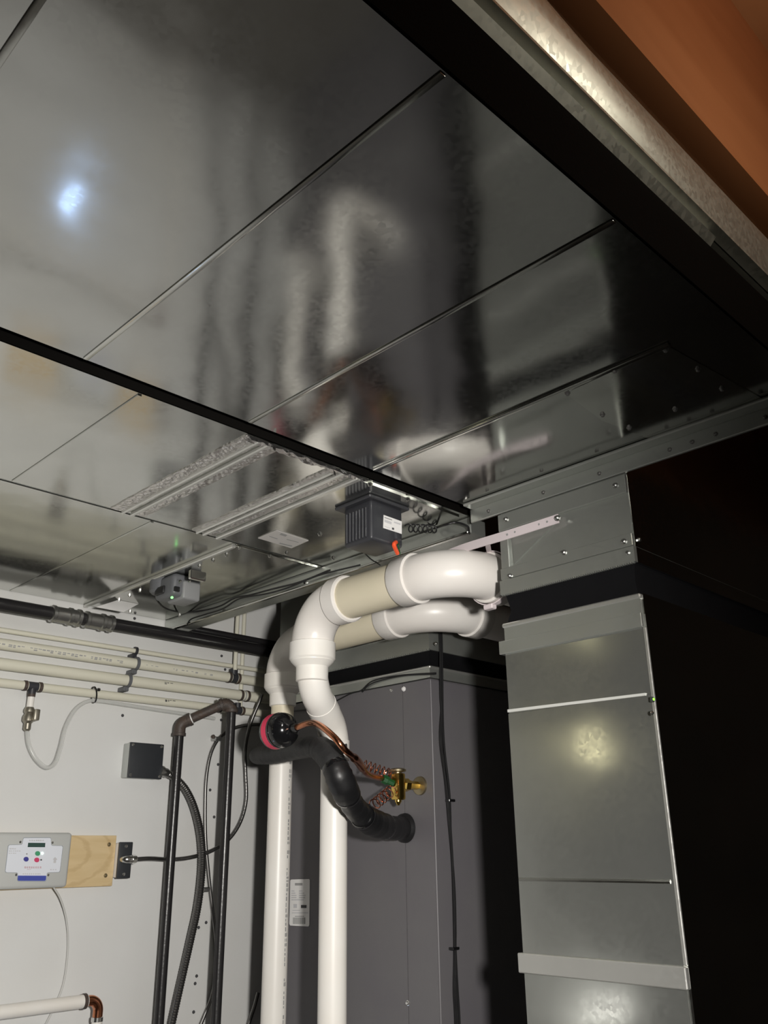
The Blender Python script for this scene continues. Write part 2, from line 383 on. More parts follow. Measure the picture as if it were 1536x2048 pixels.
# ================================================================== far duct runs along the wall
def far_duct(name, label, y0, y1, seamx, x0=-1.25, x1=1.31):
    t = thing(name, label, 'duct', ((x0+x1)/2, (y0+y1)/2, ZD), 'parallel ducts along the wall')
    near = 'black_band_gap_shade' if y0 < 1.2 else 'galv_dull'  # near side blackened to hold the shade of the gap between the ducts
    xs = [x0] + seamx + [x1]
    for a, b in zip(xs[:-1], xs[1:]): box('bottom_panel', (a, b, y0, y1, ZD, ZD+0.002), 'galv_mid', t)
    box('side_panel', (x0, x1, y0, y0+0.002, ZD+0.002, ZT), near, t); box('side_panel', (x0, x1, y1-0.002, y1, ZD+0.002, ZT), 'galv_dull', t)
    box('top_panel', (x0, x1, y0, y1, ZT, ZT+0.002), 'galv_dull', t)
    return t
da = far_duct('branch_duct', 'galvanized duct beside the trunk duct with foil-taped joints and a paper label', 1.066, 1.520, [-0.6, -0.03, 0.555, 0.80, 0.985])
db = far_duct('branch_duct', 'galvanized duct running tight against the white wall above the black pipe', 1.528, 2.229, [-0.6, -0.03, 0.85, 1.057])
for t, ya, yb, xs in ((da, 1.069, 1.517, (-0.6, -0.03, 0.555)), (db, 1.531, 2.226, (-0.6, -0.03, 0.85))):
    for x in xs: part('seam_cleat', MB().rbox(x-0.004, x+0.003, ya, yb, ZD-0.002, ZD, 0.0008, 1), 'galv_mid', t)
# foil tape strips and raised drive cleats of the taped joint
for a, b, amp in ((0.748, 0.785, 0.0014), (0.803, 0.822, 0.001), (0.935, 0.957, 0.0016), (0.972, 0.990, 0.0018)):
    part('foil_tape', MB().sheet(a, b, 1.070, 1.516, ZD-0.0005, amp, 4, 26), 'foil', da)
for a, b in ((0.771, 0.777), (0.790, 0.798), (0.944, 0.949), (0.960, 0.968), (0.994, 1.006)):
    part('drive_cleat', MB().rbox(a, b, 1.069, 1.517, ZD-0.008, ZD, 0.002, 1), 'galv_bright', da)
part('foil_tape', MB().sheet(0.75, 1.02, 1.067, 1.079, ZD-0.0015, 0.006, 26, 2), 'foil', da)
for p in ((548, 888), (668, 938)):       # torn tape ends sticking out
    q = at(*p, 'z', ZD-0.006); part('foil_tape', MB().ribbon(spline([q + V((0.0,0.012,0.004)), q + V((0,0,-0.004)), q + V((-0.004,-0.006,-0.014))], 4), (1,0.3,0), 0.006, 0.0008), 'foil', da)
# access door of the near branch
box('access_door', (1.008, 1.288, 1.078, 1.512, ZD-0.003, ZD), 'galv_mid', da)
for p in ((740,968), (815,997), (573,1106), (540,1111), (666,1116), (640,1068)): screw(da, at(*p, 'z', ZD-0.003), (0,0,-1), 'zinc', 0.9)
lab = part('paper_label', MB().prism([at(p[0], p[1], 'z', ZD-0.0035) for p in ((516,1076), (553,1060), (617,1081), (583,1096))], (0,0,-0.0008)), 'paper_dim', da)
for quad in ([(563,1066), (575,1070), (571,1073), (559,1069)], [(560,1085), (585,1091), (583,1093), (558,1087)], [(540,1072), (556,1077), (554,1078), (538,1073)], [(575,1078), (598,1084), (596,1085), (573,1079)]):
    part('printed_text', MB().prism([at(p[0], p[1], 'z', ZD-0.0044) for p in quad], (0,0,-0.0003)), 'print_grey', lab)
# damper section of the wall-side duct: drive cleat with its row of screws
part('drive_cleat', MB().rbox(1.050, 1.060, 1.531, 2.226, ZD-0.009, ZD, 0.002, 1), 'galv_bright', db)
part('damper_plate', MB().rbox(1.063, 1.30, 1.535, 2.222, ZD-0.003, ZD, 0.001, 1), 'galv_mid', db)
for p in [(303,1172), (280,1181), (259,1191), (238,1200), (453,1109), (426,1120), (399,1132), (174,1212), (260,1223), (359,1230), (450,1221), (480,1095)]:
    screw(db, at(*p, 'z', ZD-0.003), (0,0,-1), 'zinc', 0.9)
part('foil_reflection_patch', MB().prism([at(236,1200,'z',ZD-0.0035), at(277,1208,'z',ZD-0.0035), at(247,1224,'z',ZD-0.040), at(192,1214,'z',ZD-0.040)], (-0.0005,-0.0008,-0.0005)), 'paper', db, label='tilted white patch standing in for a bright foil reflection')  # bright reflection put into paper white and a tilted shape
# end lip of both branch ducts
lip = part('duct_end_collar', MB().rbox(1.306, 1.355, 1.064, 2.228, ZD-0.036, ZD-0.0005, 0.002, 1), 'galv_dull', None,
           'galvanized lip closing the end of the branch ducts above the white vent pipes', 'duct collar')
for p in ((450,1222), (612,1166), (668,1118)): screw(lip, at(*p, 'x', 1.306), (-1,0,0), 'zinc')
part('collar_hem', MB().rbox(1.296, 1.306, 1.064, 2.228, ZD-0.040, ZD-0.034, 0.0015, 1), 'galv_mid', lip)

# ================================================================== right drop (plenum, canvas joint, riser)
YA, YB = 0.690, 0.968
rd = thing('duct_drop', 'galvanized duct drop with a black canvas joint, standing beside the white vent elbows', 'duct', (1.6, 0.83, -1.5))
XB = 2.05
up = box('upper_plenum', (X1+0.006, XB, YA, YB-0.004, 0.445, ZT), 'galv_dull', rd)
part('top_flange', MB().rbox(X1-0.001, X1+0.006, YA-0.001, YB-0.002, 0.566, 0.600, 0.001, 1), 'galv_dull', rd)
part('left_flange', MB().rbox(X1, X1+0.006, YB-0.022, YB-0.003, 0.448, 0.566, 0.001, 1), 'galv_dull', rd)
part('bottom_flange', MB().rbox(X1-0.001, X1+0.006, YA-0.001, YB-0.001, 0.470, 0.492, 0.001, 1), 'galv_dull', rd)
hem = MB().box(X1-0.003, X1+0.006, YA-0.003, YB+0.001, 0.441, 0.468)
nT = 62                                              # crimped teeth gripping the canvas
for i in range(nT):
    y = YA + (YB-YA)*i/nT; hem.box(X1-0.003, X1+0.002, y, y+0.0026, 0.4385, 0.441)
part('crimped_hem', hem, 'galv_dull', rd)
box('crimped_side_hem', (X1+0.006, XB, YA-0.003, YA, 0.441, 0.468), 'galv_mid', rd)
part('cross_brake', MB().prism([at(1113,1046,'x',X1+0.006), at(1024,1064,'x',X1+0.006), at(1030,1128,'x',X1+0.006)], (-0.0028, 0, 0)), 'galv_dull', rd)
cv = MB(); vs = []; fs = []
loop = [(X1+0.004, YA+0.002), (X1+0.004, YB-0.004), (XB-0.01, YB-0.004), (XB-0.01, YA+0.002)]
prof = [(0.446, 0.0), (0.428, 0.004), (0.412, 0.007), (0.396, 0.003), (0.374, 0.0)]
for z, d in prof:
    for k, (x, y) in enumerate(loop):
        vs.append((x + (d if k in (0,1) else -d), y + (d if k in (0,3) else -d), z))
for i in range(len(prof)-1):
    for k in range(4): a = i*4+k; b = i*4+(k+1) % 4; fs.append((a, b, b+4, a+4))
cv.add(vs, fs); part('canvas_joint', cv, 'canvas', rd)
box('riser_collar', (X1-0.002, XB, YA-0.002, YB-0.002, 0.352, 0.384), 'galv_dull', rd)
part('collar_rim', MB().rbox(X1-0.005, XB, YA-0.005, YB+0.001, 0.378, 0.386, 0.002, 1), 'galv_bright', rd)
part('riser_cap', MB().rbox(X1-0.006, X1+0.012, YA-0.003, YB+0.010, 0.330, 0.354, 0.001, 1), 'galv_dull', rd)
box('riser_upper_sheet', (X1+0.001, XB, YA, YB+0.001, 0.224, 0.331), 'galv_riser', rd)
part('slip_joint', MB().prism([(X1-0.002, YB+0.002, 0.226), (X1-0.002, YA+0.008, 0.222), (X1-0.002, YA+0.008, 0.226), (X1-0.002, YB+0.002, 0.231)], (0.006, 0, 0)), 'lit_edge', rd)  # light caught by the folded edge is put into a paler colour
box('riser_middle_sheet', (X1, XB, YA-0.001, YB+0.002, -0.048, 0.2235), 'galv_riser', rd)
part('pressed_bead', MB().cyl((X1+0.001, YA+0.004, -0.048), (X1+0.001, YB, -0.048), 0.0035, 8), 'galv_mid', rd)
box('riser_lower_sheet', (X1, XB, YA-0.001, YB+0.002, -0.158, -0.048), 'galv_riser', rd)
part('riser_band', MB().rbox(X1-0.007, X1+0.010, YA-0.006, YB+0.009, -0.187, -0.158, 0.0015, 1), 'galv_bright', rd)
box('riser_base_sheet', (X1, XB, YA-0.001, YB+0.002, -1.5, -0.187), 'galv_riser', rd)
box('side_sheet', (X1+0.003, XB, YA-0.0062, YA-0.0012, -1.5, 0.3865), 'galv_mid', rd)
box('side_sheet', (X1+0.008, XB, YA-0.0012, YA-0.0002, 0.470, ZT), 'galv_mid', rd)
part('corner_edge', MB().rbox(X1-0.001, X1+0.004, YA-0.0065, YA-0.001, -0.157, 0.330, 0.001, 1), 'galv_bright', rd)
for p in ((1012,1039), (1020,1152), (1231,971), (1248,1083), (1257,1106), (1128,1105)): screw(rd, at(*p, 'x', X1-0.001), (-1,0,0), 'steel', 0.9)
screw(rd, at(1276,1080,'y',YA), (0,-1,0), 'steel', 0.9); screw(rd, at(1303,1426,'y',YA-0.0062), (0,-1,0), 'zinc', 0.6)
led = thing('indicator_light', 'tiny green indicator light on the dark side of the duct drop', 'light', at(1303, 1406, 'y', YA-0.007))
p = at(1304, 1400, 'y', YA-0.008)
box('housing', (p.x-0.003, p.x+0.005, YA-0.010, YA-0.006, p.z-0.003, p.z+0.005), 'plastic_dark', led, 0.001)
part('lens', MB().lathe((p.x+0.001, YA-0.010, p.z+0.001), (-0.3,-1,0), [(-0.001, 0.0022), (0.001, 0.0022), (0.002, 0.001)], 10), 'led_lime', led)

# ================================================================== air handler cabinet and its plenum
X2 = 1.60; YC = 1.456; YL = 2.06; XC = 2.35
cbn = thing('air_handler', 'tall dark grey air handler cabinet behind the white vent pipes', 'furnace', (1.95, 1.76, -1.5))
box('cabinet_body', (X2+0.004, XC, YC+0.003, YL, -1.5, 0.394), 'cabinet', cbn)
ys = at(811, 1700, 'x', X2).y
part('front_panel', MB().box(X2, X2+0.005, ys+0.0012, YL, -1.498, 0.392), 'cabinet', cbn)
part('corner_panel', MB().box(X2, X2+0.005, YC+0.002, ys-0.0012, -1.498, 0.392), 'cabinet', cbn)
part('side_panel', MB().rbox(X2+0.002, XC, YC, YC+0.004, -1.498, 0.392, 0.0015, 1), 'cabinet', cbn)
screw(cbn, at(816,2006,'x',X2), (-1,0,0), 'zinc'); screw(cbn, at(783,1380,'x',X2), (-1,0,0), 'zinc', 0.8); screw(cbn, at(808,1378,'x',X2), (-1,0,0), 'paper', 1.1)
def xq(a, b, c, d, x=X2-0.0005): return [at(a, b, 'x', x), at(c, b, 'x', x), at(c, d, 'x', x), at(a, d, 'x', x)]
stc = part('data_sticker', MB().prism([at(*q, 'x', X2-0.0003) for q in ((581,1761), (583,1759), (618,1758), (620,1760), (619,1850), (617,1853), (581,1851), (579,1848))], (-0.0008,0,0)), 'paper', cbn, label='white printed data sticker with barcode')
st = lambda a, b, c, d, m, nm='printed_text': part(nm, MB().prism(xq(a, b, c, d, X2-0.0013), (-0.0003,0,0)), m, stc)
st(590,1766,605,1771,'print_grey')
for k in range(5):
    st(583,1781+k*4.4,583+[6,8,10,10,24][k],1783+k*4.4,'print_pale')
    if k < 4: st(598,1781+k*4.4,598+[7,10,13,12][k],1783+k*4.4,'print_pale')
st(587,1808,594,1816,'print_pale'); st(602,1810,613,1816,'print_dark'); st(585,1820,600,1821.5,'print_pale'); st(584,1825,616,1826.5,'print_pale'); st(590,1832,608,1833.5,'print_grey')
for k in range(12): st(586+k*2.1,1835,587.3+k*2.1,1848,'print_grey','barcode_bar')
part('latch', MB().prism(xq(573,1786,579,1833), (-0.006,0,0)), 'print_dark', cbn)
pln = thing('supply_plenum', 'galvanized plenum with a black canvas joint on top of the grey air handler', 'duct', (1.95, 1.76, 0.394))
box('plenum_collar', (X2-0.002, XC, YC-0.002, YL, 0.396, 0.424), 'galv_dull', pln)
part('collar_rim', MB().rbox(X2-0.005, XC, YC-0.005, YL, 0.418, 0.425, 0.002, 1), 'galv_bright', pln)
cv = MB(); vs = []; fs = []
loop = [(X2+0.004, YC+0.004), (X2+0.004, YL-0.004), (XC-0.01, YL-0.004), (XC-0.01, YC+0.004)]
prof = [(0.470, 0.0), (0.455, 0.005), (0.440, 0.007), (0.420, 0.0)]
for z, d in prof:
    for k, (x, y) in enumerate(loop): vs.append((x + (d if k in (0,1) else -d), y + (d if k in (0,3) else -d), z))
for i in range(len(prof)-1):
    for k in range(4): a = i*4+k; b = i*4+(k+1) % 4; fs.append((a, b, b+4, a+4))
cv.add(vs, fs); part('canvas_joint', cv, 'canvas', pln)
box('plenum_box', (X2, XC, YC, YL, 0.466, 0.90), 'galv_dull', pln)
hm = MB()
for i in range(90):
    y = YC + (YL-YC)*i/90; hm.box(X2-0.003, X2+0.002, y, y+0.004, 0.463, 0.467)
hm.box(X2-0.003, X2, YC-0.003, YL, 0.467, 0.492); part('crimped_hem', hm, 'galv_dull', pln)
part('standing_seam', MB().rbox(X2-0.004, X2, YC, YL, 0.515, 0.522, 0.001, 1), 'galv_mid', pln)
for p in ((873,1240), (886,1242), (872,1287)): screw(pln, at(*p, 'x', X2-0.002), (-1,0,0), 'zinc', 0.8)

# ================================================================== white PVC vent pipes
RP, RL = 0.0302, 0.0445
def hub(mb, p, d, L, r0, r1=None):
    """socket: cylinder with rounded lips"""
    r1 = r1 or r0
    return mb.lathe(p, d, [(0, r0-0.0025), (0.0015, r0), (L*0.9, r1), (L, r1-0.003)], 32)
def vent(name, label, x, z, y_run, yv, xv, low, r):
    """y_run: y of the +x leg; yv: y of the vertical leg"""
    t = thing(name, label, 'pipe', (low[0], low[1], -0.535), 'white vent pipes')
    # elbow turning from the cross run to the back
    e = fillet([(x, y_run+r+0.004, z), (x, y_run, z), (x+r+0.004, y_run, z)], r, 16)
    el = part('sweep_elbow', MB().tube(e, RL+0.0025, 32), 'pvc', t)
    mb = MB(); hub(mb, (x, y_run+r, z), (0,1,0), 0.046, RL+0.0075); part('elbow_hub', mb, 'pvc', el)
    mb = MB(); hub(mb, (x+r, y_run, z), (1,0,0), 0.046, RL+0.0075); part('elbow_hub', mb, 'pvc', el)
    part('cross_pipe', MB().cyl((x, y_run+r+0.02, z), (x, yv-0.085, z), RL, 32), 'pvc_cream', t)
    part('back_pipe', MB().cyl((x+r+0.02, y_run, z), (2.7, y_run, z), RL, 32), 'pvc', t)
    # elbow turning down
    r2 = 0.082
    e = fillet([(x, yv-r2-0.004, z), (x, yv, z), (x, yv, z-r2-0.004)], r2, 16)
    el = part('down_elbow', MB().tube(e, RL+0.0025, 32), 'pvc', t)
    mb = MB(); hub(mb, (x, yv-r2, z), (0,-1,0), 0.040, RL+0.0075); part('elbow_hub', mb, 'pvc', el)
    zt = z - r2
    mb = MB(); hub(mb, (x, yv, zt+0.004), (0,0,-1), 0.040, RL+0.0065); part('elbow_hub', mb, 'pvc_white', el)
    zb = zt - 0.036
    part('reducer', MB().lathe((x, yv, zb+0.006), (0,0,-1), [(0, RL+0.004), (0.008, RL+0.003), (0.020, RP+0.0055), (0.050, RP+0.005), (0.052, RP+0.002)], 32), 'pvc_white', t)
    return t, zb - 0.044
L1 = at(666, 1800, 'x', 1.36)
v1, z1 = vent('vent_pipe', 'white plastic vent pipe with an offset double bend passing behind the black insulated line', 1.235, 0.508, 1.050, at(625,1300,'x',1.235).y, None, (L1.x, L1.y), 0.097)
yv = at(625,1300,'x',1.235).y
pt = [V((1.235, yv, z1+0.02)), V((1.235, yv, 0.335)), V((L1.x, L1.y, 0.255)), V((L1.x, L1.y, 0.19))]
part('offset_bend', MB().tube(fillet(pt, 0.075, 10), RP+0.0035, 28), 'pvc_white', v1)
mb = MB(); hub(mb, (L1.x, L1.y, 0.235), (0,0,-1), 0.04, RP+0.0045); part('bend_hub', mb, 'pvc_white', v1)
dd = (pt[2]-pt[1]).normalized()
mb = MB(); hub(mb, (pt[1]+pt[2])/2 - dd*0.020, dd, 0.036, RP+0.0045); part('bend_hub', mb, 'pvc_white', v1)
part('lower_pipe', MB().cyl((L1.x, L1.y, -0.43), (L1.x, L1.y, 0.21), RP, 32), 'pvc_white', v1)
part('inlet_elbow', MB().tube(fillet([(L1.x, L1.y, -0.40), (L1.x, L1.y, -0.50), (X2-0.0005, L1.y, -0.50)], 0.06, 12), RP+0.0035, 28), 'pvc_white', v1)
x2 = 1.47; L2 = at(548, 1800, 'x', x2); yv2 = at(571, 1400, 'x', x2).y; yv2 = (yv2 + L2.y)/2
v2, z2 = vent('vent_pipe', 'straight white plastic vent pipe with grey printed lettering, passing behind the black filter cylinder', x2, 0.524, 1.315, yv2, None, (x2, yv2), 0.115)
part('upper_pipe', MB().cyl((x2, yv2, 0.285), (x2, yv2, z2+0.02), RP, 32), 'pvc_cream', v2)
lp = part('lower_pipe', MB().cyl((x2, yv2, -0.43), (x2, yv2, 0.285), RP, 32), 'pvc_white', v2)
part('inlet_elbow', MB().tube(fillet([(x2, yv2, -0.41), (x2, yv2, -0.51), (X2-0.0005, yv2, -0.51)], 0.06, 12), RP+0.0035, 28), 'pvc_white', v2)
def print_on(mb, p, d, n_, R, z0, z1, gap=0.004, hgt=0.006):
    """row of little printed marks on a pipe; p axis point, d axis dir, n_ outward normal"""
    d = V(d); n_ = V(n_).normalized(); s_ = d.cross(n_); t = z0
    while t < z1:
        L = random.uniform(0.004, 0.010)
        if random.random() < 0.8:
            for k in range(random.choice((1, 2))):
                o = (k-0.5)*hgt*0.55; a0 = o/R; a1 = (o + hgt*random.uniform(0.25, 0.5))/R
                q = []
                for tt, a in ((t, a0), (t+L, a0), (t+L, a1), (t, a1)): q.append(V(p) + d*tt + (n_*math.cos(a) + s_*math.sin(a))*(R+0.0003))
                mb.add(q, [(0,1,2,3)])
        t += L + gap*random.uniform(0.5, 1.5)
mb = MB(); print_on(mb, (x2, yv2, 0), (0,0,1), (0.22,-0.97,0), RP, -0.40, 0.24, 0.003, 0.009); part('printed_lettering', mb, 'print_grey', lp, smooth=False)

# perforated plastic strap holding the first vent pipe
sp = thing('pipe_hanger', 'pale perforated plastic strap tying the white elbow to the duct drop', 'strap', at(1115,1040,'x',X1-0.004))
A = at(1117,1037,'x',X1-0.005); B = at(1020,1068,'x',X1-0.012); C_ = at(934,1094,'x',1.268)
part('strap_band', MB().ribbon(spline([A, B, C_, at(885,1112,'x',1.285)], 8), (0,0,1), 0.017, 0.0025), 'strap', sp)
for k in range(7):
    q = A.lerp(B, (k+0.3)/6.0) + V((-0.0016,0,0)); part('strap_hole', MB().lathe(q, (-1,0,0), [(-0.0015, 0.0022), (0.0006, 0.0022)], 8), 'print_grey', sp)
cx, cy, cz = 1.345, 1.050, 0.508
ring = [(cx, cy + (RL+0.0105)*math.cos(a), cz + (RL+0.0105)*math.sin(a)) for a in [2*math.pi*k/32 for k in range(33)]]
part('strap_loop', MB().ribbon(ring, (1,0,0), 0.012, 0.0022), 'strap', sp)
part('strap_link', MB().ribbon([(1.345, 1.050, cz+RL+0.008), at(976,1092,'x',1.30), at(975,1083,'x',1.264)], (0,1,0), 0.010, 0.0025), 'strap', sp)
part('strap_tail', MB().rbox(1.337, 1.353, 1.045, 1.068, cz-RL-0.019, cz-RL-0.0085, 0.002, 1), 'strap', sp)
screw(sp, A + V((-0.003,0,0)), (-1,0,0), 'steel')

# ================================================================== refrigerant lines
sl = thing('insulated_line', 'black foam-insulated refrigerant line bending into the grey cabinet', 'pipe', at(812,1655,'x',X2-0.01))
path = [at(513,1512,'y',2.224), at(517,1511,'x',1.525), at(532,1509,'x',1.398), at(562,1505,'x',1.360), at(605,1496,'x',1.315), at(640,1497,'x',1.270), at(664,1522,'x',1.255), at(684,1566,'x',1.268), at(707,1612,'x',1.335), at(740,1642,'x',1.415), at(780,1655,'x',1.52), at(808,1656,'x',1.594)]
P_ = spline(path, 10)
cuts = [(0, 52, 0.0235, 'foam'), (50, 64, 0.0270, 'foam'), (63, 76, 0.0285, 'rubber'), (75, 87, 0.0245, 'rubber'), (86, 98, 0.0285, 'rubber'), (97, 110, 0.0255, 'rubber')]
for a, b, r, m in cuts:
    ps = P_[a:min(b, len(P_)-1)+1]; n = len(ps)
    rr = [r*(0.90 + 0.13*math.sin(math.pi*min(1, (i+0.5)/n))**0.5) * (1 + 0.03*math.sin(i*1.9)) for i in range(n)]
    part('insulation_sleeve', MB().tube(ps, rr, 20), m, sl)
for i in (63, 75, 86, 97):
    d = (P_[i+1]-P_[i-1]).normalized(); part('wrap_tape', MB().lathe(P_[i]-d*0.007, d, [(0, 0.0262), (0.004, 0.0285), (0.010, 0.0285), (0.014, 0.0262)], 20), 'gloss_black', sl)
d = V((1,0,0)); part('wall_grommet', MB().lathe((X2-0.028, P_[-1].y, P_[-1].z), d, [(0, 0.022), (0.010, 0.026), (0.020, 0.033), (0.026, 0.034), (0.028, 0.030)], 24), 'rubber', sl)
q = at(672,1503,'x',1.27); part('insulation_flap', MB().ribbon(spline([q + V((-0.012,0.02,-0.012)), q, q + V((0.012,-0.022,0.006))], 5), (0.4,0,1), 0.020, 0.003), 'foam', sl)

fd = thing('filter_drier', 'glossy black filter cylinder with a red label band in front of the straight vent pipe', 'filter', at(561,1500,'x',1.27))
c0 = at(572,1459,'x',1.245); ax = V((0.0,-1,0.02)).normalized(); RF = 0.0388
part('body', MB().lathe(c0 - ax*0.055, ax, [(-0.012, 0.012), (-0.004, 0.030), (0.006, RF-0.002), (0.012, RF), (0.042, RF)] + [(0.042 + 0.036*math.sin(math.radians(a_)), RF*math.cos(math.radians(a_))) for a_ in range(12, 76, 9)] + [(0.080, 0.010), (0.094, 0.0085)], 32), 'gloss_black', fd)
part('label_band', MB().lathe(c0 - ax*0.055, ax, [(0.014, RF+0.0006), (0.030, RF+0.0006)], 32), 'red_label', fd)
part('end_seam', MB().lathe(c0 - ax*0.055, ax, [(0.0335, RF+0.0002), (0.035, RF+0.0012), (0.038, RF+0.0012), (0.0395, RF+0.0002)], 32), 'gloss_black', fd)
part('inlet_tube', MB().tube([c0 - ax*0.064, c0 - ax*0.075, c0 - ax*0.085], 0.0055, 12), 'copper', fd)
e0 = c0 + ax*0.036
ctube = spline([e0, at(620,1446,'x',1.235), at(640,1451,'x',1.212), at(669,1475,'x',1.200), at(691,1501,'x',1.220), at(714,1521,'x',1.285), at(729,1542,'x',1.36), at(741,1551,'x',1.42), at(766,1557,'x',1.50)], 10)
part('outlet_tube', MB().tube(ctube, [0.0068 + 0.0020*(abs(i-52) < 6) for i in range(len(ctube))], 14), 'copper', fd)
ev = thing('expansion_valve', 'brass expansion valve with thin copper coils on the grey cabinet', 'valve', at(800,1600,'x',1.53))
vc = at(796,1573,'x',1.53)
part('valve_body', MB().rbox(vc.x-0.010, vc.x+0.014, vc.y-0.0125, vc.y+0.0145, vc.z-0.030, vc.z+0.030, 0.004, 2), 'brass', ev)
part('outlet_nut', MB().lathe(vc + V((0.012,-0.002,0.004)), (1,-0.05,0), [(0, 0.012), (0.004, 0.015), (0.018, 0.015), (0.022, 0.012), (0.030, 0.010), (0.058, 0.009)], 6), 'brass', ev, ang=20)
part('outlet_flange', MB().lathe((X2-0.008, vc.y-0.006, vc.z+0.004), (1,0,0), [(0, 0.012), (0.003, 0.021), (0.008, 0.022)], 20), 'brass_old', ev)
part('power_head', MB().lathe(vc + V((0,0,0.028)), (0,0,1), [(0, 0.009), (0.004, 0.009), (0.006, 0.019), (0.010, 0.020), (0.013, 0.014)], 24), 'brass_old', ev)
part('bottom_stem', MB().lathe(vc + V((0,0,-0.028)), (0,0,-1), [(0, 0.008), (0.006, 0.008), (0.010, 0.005), (0.014, 0.003)], 12), 'brass', ev)
g0 = ctube[-1]; gd = (vc + V((-0.008,0.006,0.006)) - g0)
part('inlet_nut', MB().lathe(g0 - gd.normalized()*0.004, gd, [(0, 0.006), (0.003, 0.0105), (gd.length*0.55, 0.011), (gd.length*0.6, 0.008), (gd.length+0.004, 0.008)], 8), 'green_cap', ev)
def coil(a, b, R, turns, wire, m, parent, name):
    a = V(a); b = V(b); d = (b-a); L = d.length; d.normalize(); u = d.orthogonal().normalized(); w_ = d.cross(u); pts = []
    N = int(turns*14)
    for i in range(N+1):
        t = i/N; an = 2*math.pi*turns*t; pts.append(a + d*L*t + (u*math.cos(an) + w_*math.sin(an))*R)
    return part(name, MB().tube(pts, wire, 6), m, parent)
coil(at(728,1530,'x',1.47), at(782,1549,'x',1.52), 0.012, 6, 0.0014, 'copper_thin', ev, 'capillary_coil')
coil(at(784,1580,'x',1.515), at(745,1612,'x',1.44), 0.012, 6, 0.0014, 'copper_thin', ev, 'capillary_coil')

# ================================================================== damper motors under the branch ducts
dm = thing('damper_motor', 'black ribbed damper motor with a white label under the branch duct', 'motor', at(765,1045,'z',0.60))
q = at(767,1030,'z',0.603); yf = q.y
xL, xR = at(742,1030,'y',yf).x, at(806,1043,'y',yf).x
zB = at(770,1086,'y',yf).z
part('housing', MB().rbox(xL, xR, yf, yf+0.078, zB, ZD-0.006, 0.007, 3), 'plastic_dark', dm)
for k in range(7):
    y = yf+0.010+k*0.009; part('cooling_rib', MB().rbox(xL-0.004, xL+0.002, y, y+0.004, zB+0.006, ZD-0.022, 0.0015, 1), 'plastic_dark', dm)
part('motor_base', MB().rbox(xL-0.012, xR+0.010, yf-0.010, yf+0.092, ZD-0.010, ZD-0.003, 0.002, 1), 'plastic_dark', dm)
ml = part('motor_label', MB().prism([at(*p, 'y', yf-0.0004) for p in ((767,1030), (803,1043), (803,1068), (766,1056))], (0,-0.0008,0)), 'paper', dm)
for qd, m in (([(769,1034), (784,1039), (784,1041), (769,1036)], 'print_grey'), ([(769,1039), (783,1044), (783,1049), (769,1044)], 'print_pale'), ([(788,1043), (801,1047), (801,1050), (788,1046)], 'print_pale'), ([(784,1055), (788,1056), (788,1060), (784,1059)], 'print_dark'), ([(769,1052), (780,1056), (780,1057), (769,1053)], 'print_pale')):
    part('printed_text', MB().prism([at(*p, 'y', yf-0.0013) for p in qd], (0,-0.0003,0)), m, ml)
u = at(795,1075,'y',yf-0.002); part('cable_gland', MB().lathe(u + V((0,0.006,0.006)), (0,-0.2,-1), [(0, 0.010), (0.012, 0.010), (0.014, 0.006), (0.018, 0.005)], 12), 'plastic_dark', dm)
part('orange_wire', MB().tube(spline([u + V((0,0.003,-0.008)), at(788,1090,'y',yf-0.004), at(795,1107,'y',yf+0.006)], 6), 0.0042, 10), 'orange', dm)
part('green_wire', MB().tube(spline([u + V((0.004,0.003,-0.008)), at(797,1092,'y',yf-0.002), at(800,1108,'y',yf+0.006)], 6), 0.0015, 8), 'green_cap', dm)
for p in ((708,1030), (718,1040), (728,1010)): 
    b_ = at(*p, 'z', ZD-0.012); part('mounting_bolt', MB().lathe(b_ + V((0,0,0.010)), (0,0,-1), [(0, 0.006), (0.004, 0.006), (0.0045, 0.0035), (0.016, 0.0035)], 8), 'zinc', dm)
coil(at(815,1056,'y',yf+0.02), at(872,1058,'y',yf+0.03), 0.008, 6, 0.0016, 'rubber', dm, 'coiled_cord')
part('power_cord', MB().tube(spline([at(872,1056,'y',yf+0.03), at(890,1050,'x',1.26), at(912,1045,'x',1.27), at(934,1052,'x',1.28), at(938,1062,'x',1.29)], 8), 0.0022, 8), 'rubber', dm)
part('power_cord', MB().tube(spline([at(716,1075,'y',yf+0.06), at(720,1092,'y',yf+0.06), at(738,1115,'x',1.285), at(760,1130,'x',1.285)], 8), 0.0014, 8), 'rubber', dm)

ac = thing('damper_actuator', 'grey damper actuator with a steel bracket and tiny green light under the wall-side duct', 'motor', at(362,1170,'z',0.60))
q = at(345,1158,'z',ZD-0.004)
part('housing', MB().rbox(q.x-0.030, q.x+0.050, q.y-0.055, q.y+0.030, ZD-0.060, ZD-0.004, 0.010, 3), 'plastic_grey', ac)
part('cover', MB().rbox(q.x-0.004, q.x+0.046, q.y-0.060, q.y+0.012, ZD-0.066, ZD-0.020, 0.006, 3), 'cover_grey', ac)
part('side_plug', MB().rbox(q.x-0.036, q.x-0.012, q.y-0.020, q.y+0.020, ZD-0.050, ZD-0.030, 0.004, 2), 'rubber', ac)
part('round_knob', MB().lathe((q.x-0.012, q.y+0.026, ZD-0.004), (0,0,-1), [(0, 0.030), (0.030, 0.030), (0.036, 0.024)], 24), 'plastic_grey', ac)
br = at(382,1149,'z',ZD-0.030)
part('steel_bracket', MB().rbox(br.x-0.010, br.x+0.032, br.y-0.016, br.y-0.004, ZD-0.044, ZD-0.022, 0.002, 1), 'zinc', ac)
